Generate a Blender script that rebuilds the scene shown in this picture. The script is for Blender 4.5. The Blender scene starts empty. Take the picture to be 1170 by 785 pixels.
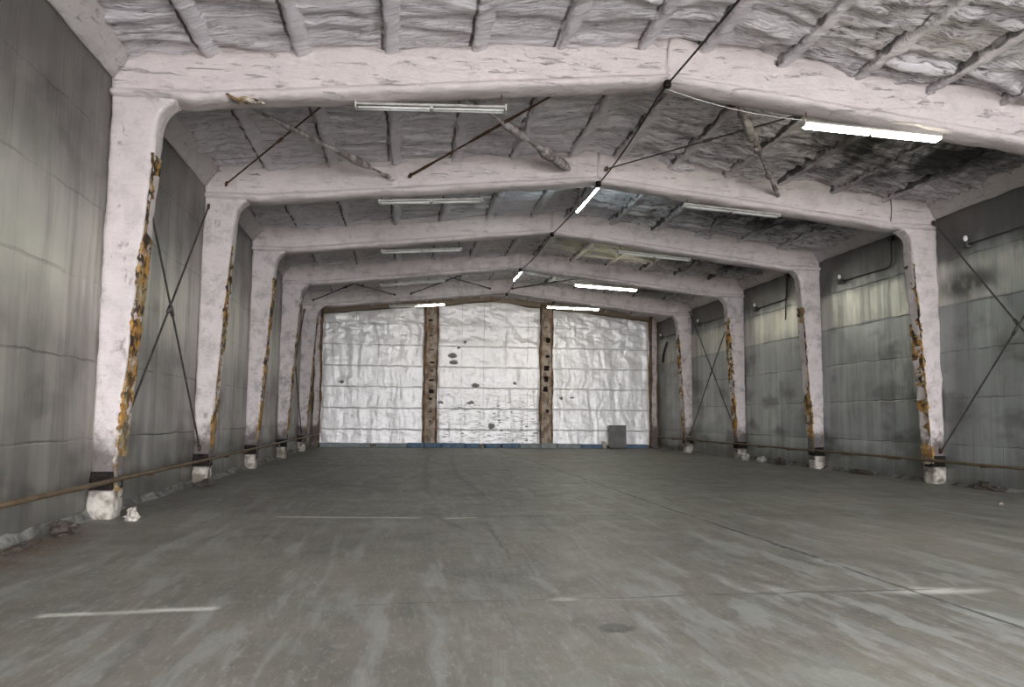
import bpy, math, random
import numpy as np
from mathutils import Vector, Matrix, Quaternion

random.seed(7)
S = bpy.context.scene
COL = S.collection

# ------------------------------------------------------------------ layout (metres)
CAM_H = 1.603
XL, XR, XM = -4.78, 14.05, 4.64          # left wall, right wall, ridge
YF = [13.10, 19.12, 25.13, 31.30, 37.38]  # front faces of the five portal frames
YEND = 43.05                              # inner face of the end wall
YFRONT = -8.0                             # gable wall behind the camera, with the gate
RIBX = [-3.30 + 1.472 * i for i in range(6)]

def soffit(x):
    x = np.where(np.asarray(x, float) > XM, 2 * XM - np.asarray(x, float), x)
    return 7.36 + 0.098 * (x + 4.5)

# ------------------------------------------------------------------ numpy noise
def _h(ix, iy, iz, seed):
    h = (ix.astype(np.int64) * 374761393 + iy.astype(np.int64) * 668265263 + iz.astype(np.int64) * 2147483647 + seed * 1274126177) & 0xFFFFFFFF
    h = ((h ^ (h >> 13)) * 1274126177) & 0xFFFFFFFF
    h = ((h ^ (h >> 16)) * 2246822519) & 0xFFFFFFFF
    return ((h ^ (h >> 15)) & 0xFFFFFF) / float(0xFFFFFF) * 2 - 1

def vnoise(x, y, z=0.0, seed=0):
    x, y, z = np.broadcast_arrays(np.asarray(x, float), np.asarray(y, float), np.asarray(z, float))
    ix, iy, iz = np.floor(x), np.floor(y), np.floor(z)
    fx, fy, fz = x - ix, y - iy, z - iz
    fx, fy, fz = [f * f * (3 - 2 * f) for f in (fx, fy, fz)]
    out = 0
    for a in (0, 1):
        for b in (0, 1):
            for c in (0, 1):
                w = (fx if a else 1 - fx) * (fy if b else 1 - fy) * (fz if c else 1 - fz)
                out = out + w * _h(ix + a, iy + b, iz + c, seed)
    return out

def fbm(x, y, z=0.0, seed=0, octv=4):
    s, a, f = 0, 1.0, 1.0
    for o in range(octv):
        s = s + a * vnoise(np.asarray(x) * f, np.asarray(y) * f, np.asarray(z) * f, seed + o * 17)
        a *= 0.5; f *= 2.03
    return s

def sstep(a, b, x):
    t = np.clip((x - a) / (b - a), 0, 1)
    return t * t * (3 - 2 * t)

# ------------------------------------------------------------------ node helper
class NT:
    def __init__(self, name):
        self.mat = bpy.data.materials.new(name); self.mat.use_nodes = True
        self.t = self.mat.node_tree; self.t.nodes.clear()
        self.out = self.t.nodes.new('ShaderNodeOutputMaterial')
        self.b = self.t.nodes.new('ShaderNodeBsdfPrincipled')
        self.t.links.new(self.b.outputs[0], self.out.inputs[0])
        self._pos = None
    def n(self, typ): return self.t.nodes.new(typ)
    def put(self, sock, v):
        if isinstance(v, bpy.types.NodeSocket): self.t.links.new(v, sock)
        elif isinstance(v, (tuple, list)):
            sock.default_value = tuple(v) + (1,) if (len(v) == 3 and len(sock.default_value) == 4) else tuple(v)
        else: sock.default_value = v
    @property
    def pos(self):
        if self._pos is None:
            self._pos = self.n('ShaderNodeNewGeometry').outputs['Position']
            s = self.n('ShaderNodeSeparateXYZ'); self.t.links.new(self._pos, s.inputs[0])
            self.x, self.y, self.z = s.outputs
        return self._pos
    def m(self, op, a, b=None, c=None, clamp=False):
        nd = self.n('ShaderNodeMath'); nd.operation = op; nd.use_clamp = clamp
        self.put(nd.inputs[0], a)
        if b is not None: self.put(nd.inputs[1], b)
        if c is not None: self.put(nd.inputs[2], c)
        return nd.outputs[0]
    def ss(self, v, a, b, lo=0.0, hi=1.0):
        nd = self.n('ShaderNodeMapRange'); nd.interpolation_type = 'SMOOTHSTEP'
        self.put(nd.inputs[0], v)
        for i, q in enumerate((a, b, lo, hi)): self.put(nd.inputs[i + 1], q)
        return nd.outputs[0]
    def vec(self, sc=(1, 1, 1), rot=(0, 0, 0), loc=(0, 0, 0), src=None):
        nd = self.n('ShaderNodeMapping')
        self.put(nd.inputs['Vector'], src or self.pos)
        nd.inputs['Scale'].default_value = sc; nd.inputs['Rotation'].default_value = rot; nd.inputs['Location'].default_value = loc
        return nd.outputs[0]
    def noise(self, scale, vec=None, detail=4.0, rough=0.55, dist=0.0, color=False):
        nd = self.n('ShaderNodeTexNoise')
        self.put(nd.inputs['Vector'], vec or self.pos)
        nd.inputs['Scale'].default_value = scale; nd.inputs['Detail'].default_value = detail
        nd.inputs['Roughness'].default_value = rough; nd.inputs['Distortion'].default_value = dist
        return nd.outputs['Color' if color else 'Fac']
    def voro(self, scale, vec=None, feat='F1', rnd=1.0):
        nd = self.n('ShaderNodeTexVoronoi'); nd.feature = feat
        self.put(nd.inputs['Vector'], vec or self.pos)
        nd.inputs['Scale'].default_value = scale; nd.inputs['Randomness'].default_value = rnd
        return nd.outputs['Distance']
    def mix(self, f, a, b, mode='MIX'):
        nd = self.n('ShaderNodeMix'); nd.data_type = 'RGBA'; nd.blend_type = mode
        self.put(nd.inputs[0], f); self.put(nd.inputs[6], a); self.put(nd.inputs[7], b)
        return nd.outputs[2]
    def warp(self, amt, scale, src=None):
        c = self.noise(scale, src, 3, .5, 0, True)
        s = self.n('ShaderNodeVectorMath'); s.operation = 'SUBTRACT'; self.put(s.inputs[0], c); s.inputs[1].default_value = (.5, .5, .5)
        k = self.n('ShaderNodeVectorMath'); k.operation = 'SCALE'; self.put(k.inputs[0], s.outputs[0]); k.inputs['Scale'].default_value = amt
        a = self.n('ShaderNodeVectorMath'); a.operation = 'ADD'; self.put(a.inputs[0], src or self.pos); self.put(a.inputs[1], k.outputs[0])
        return a.outputs[0]
    def sep(self, v):
        s = self.n('ShaderNodeSeparateXYZ'); self.put(s.inputs[0], v); return s.outputs
    def bump(self, h, strength=0.5, dist=0.02, prev=None):
        nd = self.n('ShaderNodeBump'); nd.inputs['Strength'].default_value = strength; nd.inputs['Distance'].default_value = dist
        self.put(nd.inputs['Height'], h)
        if prev is not None: self.put(nd.inputs['Normal'], prev)
        return nd.outputs[0]
    def seg(self, u, v, x1, y1, x2, y2, w, soft=0.6):
        """1 within w of the segment, fading to 0"""
        dx, dy = x2 - x1, y2 - y1; L2 = dx * dx + dy * dy
        a = self.m('SUBTRACT', u, x1); b = self.m('SUBTRACT', v, y1)
        t = self.m('ADD', self.m('MULTIPLY', a, dx / L2), self.m('MULTIPLY', b, dy / L2), clamp=True)
        ex = self.m('SUBTRACT', a, self.m('MULTIPLY', t, dx)); ey = self.m('SUBTRACT', b, self.m('MULTIPLY', t, dy))
        d = self.m('SQRT', self.m('ADD', self.m('MULTIPLY', ex, ex), self.m('MULTIPLY', ey, ey)))
        return self.ss(d, w * (1 - soft), w * (1 + soft), 1.0, 0.0)
    def blob(self, u, v, cx, cy, rx, ry, soft=.35):
        a = self.m('DIVIDE', self.m('SUBTRACT', u, cx), rx); b = self.m('DIVIDE', self.m('SUBTRACT', v, cy), ry)
        d = self.m('SQRT', self.m('ADD', self.m('MULTIPLY', a, a), self.m('MULTIPLY', b, b)))
        return self.ss(d, 1 - soft, 1 + soft, 1.0, 0.0)
    def mx(self, *a):
        r = a[0]
        for q in a[1:]: r = self.m('MAXIMUM', r, q)
        return r
    def done(self, col=None, rough=None, metal=None, normal=None, spec=None):
        if col is not None: self.put(self.b.inputs['Base Color'], col)
        if rough is not None: self.put(self.b.inputs['Roughness'], rough)
        if metal is not None: self.put(self.b.inputs['Metallic'], metal)
        if normal is not None: self.put(self.b.inputs['Normal'], normal)
        if spec is not None: self.put(self.b.inputs['Specular IOR Level'], spec)
        return self.mat

M = {}
# foam on the frames: pale, faintly lilac
def foam_mat(name, base, dark, soil, stretch=(.6, .8, 3.2), grime=.3):
    k = NT(name); k.pos
    big = k.noise(1.3, None, 4, .6); med = k.noise(7, None, 5, .6)
    crease = k.noise(3.0, k.vec(stretch), 6, .72, .6)
    dirt = k.ss(crease, .57, .70)
    spots = k.ss(k.noise(16, None, 3, .6), .66, .74)
    c = k.mix(big, base, tuple(v * .86 for v in base))
    c = k.mix(k.m('MULTIPLY', dirt, .42), c, dark)
    c = k.mix(k.m('MULTIPLY', spots, .35), c, soil)
    gr = k.m('MULTIPLY', k.ss(k.noise(2.6, None, 6, .72), .46, .66), k.m('MULTIPLY', grime, k.ss(k.y, 12, 34, .7, 2.0)), clamp=True)
    c = k.mix(gr, c, (.30, .275, .27))
    low = k.ss(k.z, 3.6, .3)
    c = k.mix(k.m('MULTIPLY', low, k.ss(k.noise(6.5, None, 5, .7), .52, .68, 0, .6)), c, soil)
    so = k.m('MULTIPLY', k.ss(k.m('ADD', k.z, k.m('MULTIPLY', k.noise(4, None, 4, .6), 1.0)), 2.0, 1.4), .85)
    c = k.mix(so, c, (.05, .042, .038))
    h = k.m('ADD', k.m('MULTIPLY', k.noise(1.0, k.vec((1.5, 3, 7)), 5, .6, .4), .9), k.m('ADD', k.m('MULTIPLY', med, .35), k.m('MULTIPLY', k.noise(34, None, 3, .6), .07)))
    return k.done(c, .82, 0, k.bump(k.m('SUBTRACT', h, k.m('MULTIPLY', dirt, .35)), 1.0, .05), .25)
M['foam'] = foam_mat('pale_foam', (.62, .555, .543), (.24, .21, .205), (.24, .15, .09))
M['foam_column'] = foam_mat('pale_column_foam', (.62, .555, .543), (.36, .29, .26), (.20, .13, .08), (1.1, 1.1, .8), .45)

# sprayed ceiling
def ceiling_mat(name, lines):
    k = NT(name); k.pos
    w = k.warp(.35, 1.1)
    ripple = k.noise(1.0, k.vec((.8, 6.5, 1), src=w), 5, .65, .3)
    fine = k.noise(1.0, k.vec((2.4, 18, 2), src=w), 5, .7, .4)
    lump = k.noise(5, None, 5, .65)
    big = k.noise(.55, None, 3, .5)
    crease = k.m('SUBTRACT', 1.0, k.m('ABSOLUTE', k.m('MULTIPLY', k.m('SUBTRACT', ripple, .5), 9.0)), clamp=True)
    right = k.ss(k.x, 3.5, 7.5)
    col = k.mix(big, (.86, .815, .845), (.76, .715, .745))
    col = k.mix(k.m('MULTIPLY', right, k.ss(k.noise(1.1, None, 4, .6), .35, .7, .15, .75)), col, (.60, .555, .565))
    cr = k.m('MULTIPLY', k.m('POWER', crease, 2.2), k.m('MULTIPLY', k.ss(lump, .38, .62, .15, 1.0), k.m('MULTIPLY', lines, k.m('ADD', .6, k.m('MULTIPLY', right, .4)))))
    cr = k.m('MULTIPLY', cr, k.ss(k.noise(.9, None, 3), .3, .55, .35, 1))
    col = k.mix(cr, col, (.07, .06, .06))  # soot in the creases, with their shade painted in too
    fl = k.m('MULTIPLY', k.ss(fine, .56, .66), k.m('MULTIPLY', lines, k.m('ADD', .3, k.m('MULTIPLY', right, .6))))
    col = k.mix(fl, col, (.09, .08, .08))
    gx = k.m('ADD', k.x, k.m('MULTIPLY', k.m('SUBTRACT', k.noise(1.1, None, 4), .5), .14))
    gd = [k.m('ABSOLUTE', k.m('SUBTRACT', gx, (r if q == 0 else 2 * XM - r) - .125)) for q in (0, 1) for r in RIBX]
    g0 = gd[0]
    for g in gd[1:]: g0 = k.m('MINIMUM', g0, g)
    groove = k.m('MULTIPLY', k.ss(g0, .012, .04, 1, 0), k.ss(k.noise(1.7, None, 3), .36, .5, .25, .9))
    col = k.mix(groove, col, (.075, .068, .068))  # joint line beside each rib: dirt, plus recess shade painted into the colour
    # soot stains that lie on the right slope, and cream lamplight painted into one bay
    nz = k.noise(1.0, k.vec((1.1, .55, 1), (0, 0, .5)), 5, .65, .5)
    spots = [(11.2, 15.9, 2.4, 2.3), (10.6, 21.6, 2.3, 2.2), (11.6, 28, 2.0, 2.4), (10.6, 34.2, 2.3, 2.6), (9.6, 40.2, 2.6, 2.4), (12.6, 11.4, 1.0, 2.2)]
    so = k.mx(*[k.blob(k.x, k.y, *s, .6) for s in spots])
    soot = k.m('MULTIPLY', so, k.ss(nz, .36, .58, .35, .97))
    col = k.mix(soot, col, (.035, .032, .033))
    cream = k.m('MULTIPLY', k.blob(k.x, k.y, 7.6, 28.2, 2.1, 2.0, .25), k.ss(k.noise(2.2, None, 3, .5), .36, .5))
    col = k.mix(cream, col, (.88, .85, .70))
    h = k.m('ADD', k.m('MULTIPLY', ripple, 1.0), k.m('ADD', k.m('MULTIPLY', fine, .35), k.m('MULTIPLY', lump, .35)))
    h = k.m('SUBTRACT', h, k.m('MULTIPLY', crease, .25))
    return k.done(col, .85, 0, k.bump(h, 1.0, .09), .2)
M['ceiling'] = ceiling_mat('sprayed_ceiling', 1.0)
M['rib'] = ceiling_mat('sprayed_rib', .35)

def wall_mat(name, c1, c2, zj, soot_top, sheen, shiny, drop):
    k = NT(name); k.pos
    st = k.noise(1.0, k.vec((2.2, 2.2, .16)), 5, .6)           # runs down the sheets
    st2 = k.noise(1.0, k.vec((9, 9, .5)), 4, .6)
    blot = k.noise(.8, None, 5, .6); med = k.noise(1.4, k.vec((1, 1, .7)), 3, .5)
    w = k.sep(k.warp(.10, 2.0))
    fr = k.m('FRACT', k.m('DIVIDE', k.m('SUBTRACT', w[2], zj), 1.2))
    edge = k.m('MINIMUM', fr, k.m('SUBTRACT', 1.0, fr))
    joint = k.m('MULTIPLY', k.ss(edge, .004, .022, 1, 0), k.ss(k.noise(.9, None, 3), .38, .55, .25, 1))
    vf = k.m('FRACT', k.m('DIVIDE', k.y, 1.005)); ve = k.m('MINIMUM', vf, k.m('SUBTRACT', 1.0, vf))
    vj = k.m('MULTIPLY', k.ss(ve, .003, .02, 1, 0), k.ss(k.noise(.7, k.vec((1, 1, .6))), .5, .6, 0, .5))
    c = k.mix(k.ss(blot, .3, .7), c1, c2)
    c = k.mix(k.ss(st, .40, .66), c, tuple(v * 1.22 for v in c1))
    c = k.mix(k.m('MULTIPLY', k.ss(st2, .55, .7), .2), c, tuple(v * .55 for v in c1))
    c = k.mix(k.m('MULTIPLY', k.ss(k.noise(1.0, k.vec((.55, .55, 1.1), loc=(2, 5, 9)), 3, .5), .50, .68), .6), c, (.075, .072, .066))
    c = k.mix(k.m('MULTIPLY', joint, .6), c, (.06, .058, .054))
    c = k.mix(vj, c, (.06, .06, .055))
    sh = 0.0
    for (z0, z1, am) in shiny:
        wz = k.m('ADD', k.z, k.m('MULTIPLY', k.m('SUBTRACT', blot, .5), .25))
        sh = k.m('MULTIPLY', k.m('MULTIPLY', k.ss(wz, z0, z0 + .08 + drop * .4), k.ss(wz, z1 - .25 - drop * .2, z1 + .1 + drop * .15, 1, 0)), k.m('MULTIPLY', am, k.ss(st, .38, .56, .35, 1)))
    c = k.mix(k.m('MULTIPLY', sh, .85), c, (.66, .65, .57))  # reflected highlight painted into the sheet colour as a paler band
    # sooty band along the top, broken lower edge
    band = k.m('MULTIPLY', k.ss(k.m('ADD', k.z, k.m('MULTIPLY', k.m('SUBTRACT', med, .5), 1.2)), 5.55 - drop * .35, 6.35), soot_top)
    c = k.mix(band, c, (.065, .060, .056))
    if not drop:
        bl = k.m('MULTIPLY', k.blob(k.y, k.z, 18.0, 5.1, 1.0, .30, .6), k.ss(med, .30, .5))
        c = k.mix(k.m('MULTIPLY', bl, .85), c, (.05, .048, .045))
    foot = k.m('MULTIPLY', k.ss(k.m('ADD', k.z, k.m('MULTIPLY', med, .5)), .95, .45), .55)
    c = k.mix(foot, c, (.10, .095, .085))
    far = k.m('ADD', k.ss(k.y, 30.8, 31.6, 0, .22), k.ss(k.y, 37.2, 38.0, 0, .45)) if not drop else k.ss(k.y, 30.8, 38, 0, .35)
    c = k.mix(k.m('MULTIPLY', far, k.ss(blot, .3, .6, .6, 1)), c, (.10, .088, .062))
    rust = k.m('MULTIPLY', k.ss(k.noise(1.0, k.vec((1.6, 1.6, .5), loc=(3, 7, 1))), .62, .75), .4)
    c = k.mix(rust, c, (.16, .13, .07))
    r = k.m('SUBTRACT', k.ss(med, .25, .75, .30, .46), k.m('MULTIPLY', sh, -.02))
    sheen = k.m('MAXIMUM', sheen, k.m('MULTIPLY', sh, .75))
    h = k.m('ADD', k.m('MULTIPLY', st, .9), k.m('MULTIPLY', st2, .35))
    h = k.m('SUBTRACT', h, k.m('MULTIPLY', k.m('MAXIMUM', joint, vj), .4))
    return k.done(c, r, sheen, k.bump(h, .45, .05), .5)
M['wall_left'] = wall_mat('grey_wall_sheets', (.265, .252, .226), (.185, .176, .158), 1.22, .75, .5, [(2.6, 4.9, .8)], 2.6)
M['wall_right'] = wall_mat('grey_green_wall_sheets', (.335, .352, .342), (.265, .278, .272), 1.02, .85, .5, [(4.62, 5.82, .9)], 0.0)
def end_plaster():
    k = NT('end_wall_render'); k.pos
    c = k.mix(k.noise(2, None, 5), (.22, .18, .13), (.13, .10, .07))
    return k.done(c, .85, 0, k.bump(k.noise(9, None, 4), .5, .03))
M['wall_back'] = end_plaster()

def floor_mat():
    k = NT('concrete_floor'); k.pos
    big = k.noise(.35, None, 5, .6); med = k.noise(1.6, None, 6, .65)
    sw = k.warp(.5, .35)
    br1 = k.noise(1.0, k.vec((3.2, .45, 1), (0, 0, .75), src=sw), 5, .62, .3)
    br2 = k.noise(1.0, k.vec((5.5, .5, 1), (0, 0, -.35), src=sw), 5, .62, .3)
    fine = k.noise(38, None, 4, .7)
    c = k.mix(k.ss(big, .3, .7), (.190, .181, .150), (.122, .116, .098))
    c = k.mix(k.ss(br1, .50, .62, 0, .6), c, (.28, .28, .26))
    c = k.mix(k.ss(br2, .53, .66, 0, .45), c, (.095, .095, .088))
    sc = k.noise(1.0, k.vec((16, .8, 1), (0, 0, .22), src=k.warp(.5, .5)), 4, .65)
    c = k.mix(k.ss(sc, .52, .68, 0, .22), c, (.30, .298, .26))
    sc2 = k.noise(1.0, k.vec((12, .7, 1), (0, 0, 1.1), src=k.warp(.5, .6)), 4, .65)
    c = k.mix(k.ss(sc2, .54, .70, 0, .22), c, (.10, .10, .086))
    c = k.mix(k.ss(med, .60, .74, 0, .4), c, (.31, .315, .295))
    c = k.mix(k.m('MULTIPLY', k.ss(k.noise(.8, k.vec((1, 1, 1), loc=(4, 2, 0)), 4), .58, .68), .35), c, (.20, .235, .21))
    # swept-on pale arcs on the right foreground
    pm = k.m('MULTIPLY', k.blob(k.x, k.y, 4.6, 6.2, 2.6, 2.6, .6), k.ss(k.noise(1.0, k.vec((4.5, 1.0, 1), (0, 0, .95), src=k.warp(.4, .8)), 3, .45), .53, .6, 0, .42))
    c = k.mix(pm, c, (.36, .372, .35))
    w = k.sep(k.warp(.05, 9.0, k.warp(.12, 2.2))); u, v = w[0], w[1]
    # joints and cracks
    j1 = k.mx(k.seg(u, v, 4.82, 3.0, 4.85, 9.0, .027), k.seg(u, v, 4.85, 9.0, 4.78, 14.2, .04), k.seg(u, v, 4.78, 14.2, 4.84, 22, .042), k.seg(u, v, 4.84, 22, 4.75, 42, .04))
    j2 = k.mx(k.seg(u, v, -.4, 7.05, 1.8, 7.12, .010), k.seg(u, v, 1.8, 7.12, 5.2, 7.2, .022), k.seg(u, v, 1.18, 13.1, 9.5, 12.8, .03))
    j3 = k.seg(u, v, 1.25, 9.0, 1.27, 11.6, .022)
    brk = k.ss(k.noise(2.4, None, 4), .36, .5, .25, 1)
    cr = k.m('MULTIPLY', k.mx(j1, k.m('MULTIPLY', j2, .85), k.m('MULTIPLY', j3, .6)), brk)
    halo = k.m('MULTIPLY', k.m('MAXIMUM', k.seg(u, v, 4.82, 3, 4.8, 18, .12, .9), k.seg(u, v, 1.5, 7.1, 5.3, 7.15, .07, .9)), k.ss(med, .45, .6, .0, .55))
    c = k.mix(halo, c, (.33, .335, .31))
    pale = k.mx(k.m('MULTIPLY', k.seg(u, v, -2.8, 6.93, -1.55, 7.06, .055, .95), .9), k.m('MULTIPLY', k.seg(u, v, -1.9, 13.2, .25, 12.95, .07, .9), .75),
                k.m('MULTIPLY', k.seg(u, v, .7, 12.85, 1.15, 12.9, .06, .9), .7), k.m('MULTIPLY', k.blob(u, v, 5.1, 7.12, .42, .13, .6), .85),
                k.m('MULTIPLY', k.blob(u, v, 1.45, 7.1, .12, .05, .6), .6), k.m('MULTIPLY', k.seg(u, v, 2.0, 7.3, 4.2, 7.35, .05, .9), k.ss(med, .45, .6, 0, .5)))
    pale = k.m('MULTIPLY', pale, k.ss(k.noise(1.8, k.vec((1, 2.5, 1)), 4, .65),  .30, .52, .25, 1))
    c = k.mix(pale, c, (.60, .60, .54))
    tyre = k.mx(k.seg(u, v, .55, 17.5, .66, 24, .075, .8), k.seg(u, v, .66, 24, 1.12, 34.5, .075, .8), k.seg(u, v, 1.7, 16.5, 1.5, 22, .075, .8), k.seg(u, v, 1.5, 22, 2.05, 34.5, .075, .8),
                k.seg(u, v, 0.9, 11.5, .4, 14, .06, .8))
    c = k.mix(k.m('MULTIPLY', tyre, .6), c, (.08, .082, .08))
    patch = k.m('MULTIPLY', k.blob(u, v, 1.66, 6.1, .15, .13, .2), .9)
    c = k.mix(patch, c, (.075, .07, .064))
    # brown soiling towards the left wall
    lw = k.m('MULTIPLY', k.ss(k.m('ADD', k.x, k.m('MULTIPLY', med, 1.6)), -2.6, -4.0), .6)
    c = k.mix(lw, c, (.13, .118, .10))
    rst = k.m('MULTIPLY', k.blob(u, v, -4.5, 9.7, .45, 1.9, .8), k.ss(med, .35, .6, .2, .85))
    c = k.mix(rst, c, (.12, .065, .032))
    c = k.mix(k.m('MULTIPLY', cr, .85), c, (.04, .04, .038))
    c = k.mix(k.ss(fine, .5, .70, 0, .4), c, (.10, .10, .088))
    grit = k.noise(14, k.vec((1.6, .5, 1), (0, 0, .4)), 6, .75)
    c = k.mix(k.ss(grit, .52, .66, 0, .45), c, (.34, .335, .295))
    r = k.m('ADD', k.ss(med, .3, .7, .48, .66), k.m('MULTIPLY', k.m('SUBTRACT', br1, .5), .35))
    h = k.m('ADD', k.m('MULTIPLY', fine, .12), k.m('ADD', k.m('MULTIPLY', br1, .25), k.m('MULTIPLY', med, .25)))
    h = k.m('SUBTRACT', h, k.m('MULTIPLY', cr, .5))
    return k.done(c, r, 0, k.bump(h, .5, .02), .5)
M['floor'] = floor_mat()

def foil_mat(name, slits, holes, seed):
    k = NT(name); k.pos
    w = k.sep(k.warp(.10, 2.2)); w2 = k.sep(k.warp(.22, 6.0))
    hx = k.m('FRACT', k.m('DIVIDE', k.m('ADD', w[0], seed), 1.21)); ex = k.m('MINIMUM', hx, k.m('SUBTRACT', 1.0, hx))
    hz = k.m('FRACT', k.m('DIVIDE', k.m('SUBTRACT', w[2], .95), 1.13)); ez = k.m('MINIMUM', hz, k.m('SUBTRACT', 1.0, hz))
    seam = k.m('MAXIMUM', k.ss(ex, .006, .026, .6, 0), k.ss(ez, .006, .03, .6, 0))
    seam = k.m('MULTIPLY', seam, k.ss(k.noise(1.4, None, 3), .4, .58, .15, 1))
    wr = k.noise(1.0, k.vec((1.6, 1, 2.6)), 6, .62, .9)
    c = k.mix(k.noise(.9, None, 3), (.88, .855, .845), (.80, .78, .785))
    c = k.mix(k.m('MULTIPLY', seam, .8), c, (.30, .28, .26))
    dirt = k.ss(k.noise(1.0, k.vec((1.2, 1, 4.0), loc=(seed, 0, 0)), 6, .7, .5), .61, .72, 0, .4)
    c = k.mix(dirt, c, (.42, .39, .36))
    # small dark slits
    sv = k.voro(1.0, k.vec((2.4, 0, 7.5), loc=(seed * 3.1, 0, 0.4)))
    lowz = k.ss(k.z, 4.6, 1.0, .0, 1.0)
    sl = k.m('MULTIPLY', k.ss(sv, .19, .27, 1, 0), k.m('MULTIPLY', k.ss(k.noise(2.1, k.vec(loc=(seed, 1, 2)), 2), .40, .52), k.m('MULTIPLY', lowz, slits), clamp=True))
    sl2 = k.m('MULTIPLY', k.ss(k.noise(1.0, k.vec((1.8, 0, 13), loc=(seed, 3, 1)), 5, .7, .6), .53, .575), k.m('MULTIPLY', k.ss(k.z, 4.0, .8), slits), clamp=True)
    for (cx, cz, rx, rz) in holes:
        sl = k.m('MAXIMUM', sl, k.blob(w2[0], w2[2], cx, cz, rx * 1.25, rz * 1.35, .2))
    c = k.mix(k.m('MULTIPLY', k.m('MAXIMUM', sl, k.m('MULTIPLY', sl2, .7)), .92), c, (.055, .04, .03))
    h = k.m('ADD', k.m('MULTIPLY', wr, .8), k.m('MULTIPLY', k.noise(7, k.vec((1, 1, 1.6)), 5, .65, .6), .35))
    h = k.m('SUBTRACT', h, k.m('MULTIPLY', seam, .25))
    met = k.m('MULTIPLY', k.m('SUBTRACT', 1.0, k.m('MAXIMUM', sl, dirt)), .30)
    return k.done(c, .46, met, k.bump(h, .42, .045), .5)
M['foil_a'] = foil_mat('silver_foil', .25, [(-3.3, 3.45, .12, .05)], .2)
M['foil_b'] = foil_mat('slit_silver_foil', 1.0, [(2.55, 4.95, .20, .10), (2.62, 4.6, .20, .09), (3.85, 3.35, .17, .09), (3.6, 2.4, .16, .07), (4.75, 1.15, .15, .12), (2.9, 5.4, .08, .05), (3.25, 5.7, .07, .05), (6.0, 3.5, .08, .06), (1.98, 2.4, .12, .05)], .55)
M['foil_c'] = foil_mat('smooth_silver_foil', .2, [(8.6, 2.7, .08, .05), (9.2, 2.75, .07, .05)], .1)

def simple(name, c1, c2, scale=6, rough=.6, metal=0, bump=.3, dist=.01, stretch=(1, 1, 1), spec=.4):
    k = NT(name)
    f = k.ss(k.noise(scale, k.vec(stretch), 5, .65), .38, .62)
    return k.done(k.mix(f, c1, c2), rough, metal, k.bump(k.noise(scale * 3, k.vec(stretch), 4), bump, dist), spec)
def crust_mat():
    k = NT('torn_orange_foam'); k.pos
    a = k.noise(1.6, k.vec((1, 1, .9)), 4, .6); b_ = k.noise(4.5, None, 4, .65)
    c = k.mix(k.ss(a, .40, .56), (.30, .235, .13), (.40, .215, .06))
    c = k.mix(k.ss(k.noise(2.3, k.vec(loc=(5, 1, 2)), 4, .6), .53, .60, 0, .9), c, (.50, .45, .41))
    c = k.mix(k.m('MULTIPLY', k.ss(b_, .45, .57), k.ss(k.z, .6, 3.0, .55, 1)), c, (.045, .030, .020))
    return k.done(c, .9, 0, k.bump(k.noise(12, None, 4), .8, .03), .2)
M['crust'] = crust_mat()
M['crust_brown'] = simple('brown_foam_edge', (.20, .115, .06), (.07, .045, .028), 3, .9, 0, .8, .03)
M['black'] = simple('sooty_steel', (.010, .009, .009), (.024, .017, .014), 9, .9, 0, .5, spec=.1)
M['rust'] = simple('rusty_steel', (.14, .07, .035), (.06, .035, .022), 8, .75, .3, .4)
M['rod'] = simple('dark_steel_rod', (.06, .058, .055), (.10, .09, .08), 8, .55, .5, .2)
M['rod_foam'] = simple('foam_coated_rod', (.42, .39, .385), (.16, .13, .12), 5, .85, 0, .8, .03)
M['pipe'] = simple('brown_pipe_paint', (.085, .058, .033), (.13, .092, .052), 3, .55, .2, .2)
M['cable'] = simple('black_cable', (.02, .02, .02), (.035, .033, .03), 10, .6)
M['housing'] = simple('grey_white_lamp_enamel', (.62, .60, .57), (.42, .40, .37), 5, .5, .1, .1)
M['tube_off'] = simple('dull_glass_tube', (.80, .80, .78), (.66, .65, .62), 4, .25)
M['post'] = simple('brown_crusted_post', (.40, .33, .27), (.17, .12, .08), 3.5, .85, 0, .8, .03, (1, 1, .7))
M['conduit'] = simple('grey_conduit', (.05, .05, .048), (.09, .085, .08), 7, .6, .2)
M['white_lump'] = simple('white_plaster', (.44, .41, .36), (.15, .125, .10), 3.4, .9, 0, .8, .03)
M['stone'] = simple('pale_stone', (.40, .40, .37), (.24, .235, .21), 9, .9, 0, .8, .02)
M['debris'] = simple('dark_debris', (.03, .027, .024), (.08, .06, .045), 9, .9, 0, .8, .03)
M['kerb'] = simple('rough_mortar', (.19, .185, .168), (.065, .062, .056), 2.0, .9, 0, .9, .05)
M['blue_block'] = simple('blue_block', (.055, .10, .17), (.10, .145, .20), 3, .7)
M['grey_block'] = simple('blue_grey_block', (.16, .19, .20), (.24, .255, .25), 3, .75)
M['board'] = simple('grey_board', (.115, .11, .108), (.155, .15, .145), 3, .7)
M['ground'] = simple('yard_concrete', (.55, .54, .51), (.48, .47, .44), 1, .9)

def glow(name, col, s):
    k = NT(name)
    k.put(k.b.inputs['Emission Color'], col); k.b.inputs['Emission Strength'].default_value = s
    return k.done((.9, .9, .88), .3)
M['glow_warm'] = glow('lit_tube_warm', (1.0, .96, .74), 48)
M['glow_neutral'] = glow('lit_tube_white', (1.0, .96, .80), 75)
M['glow_cool'] = glow('lit_tube_cool', (.74, .95, 1.0), 70)

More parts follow.
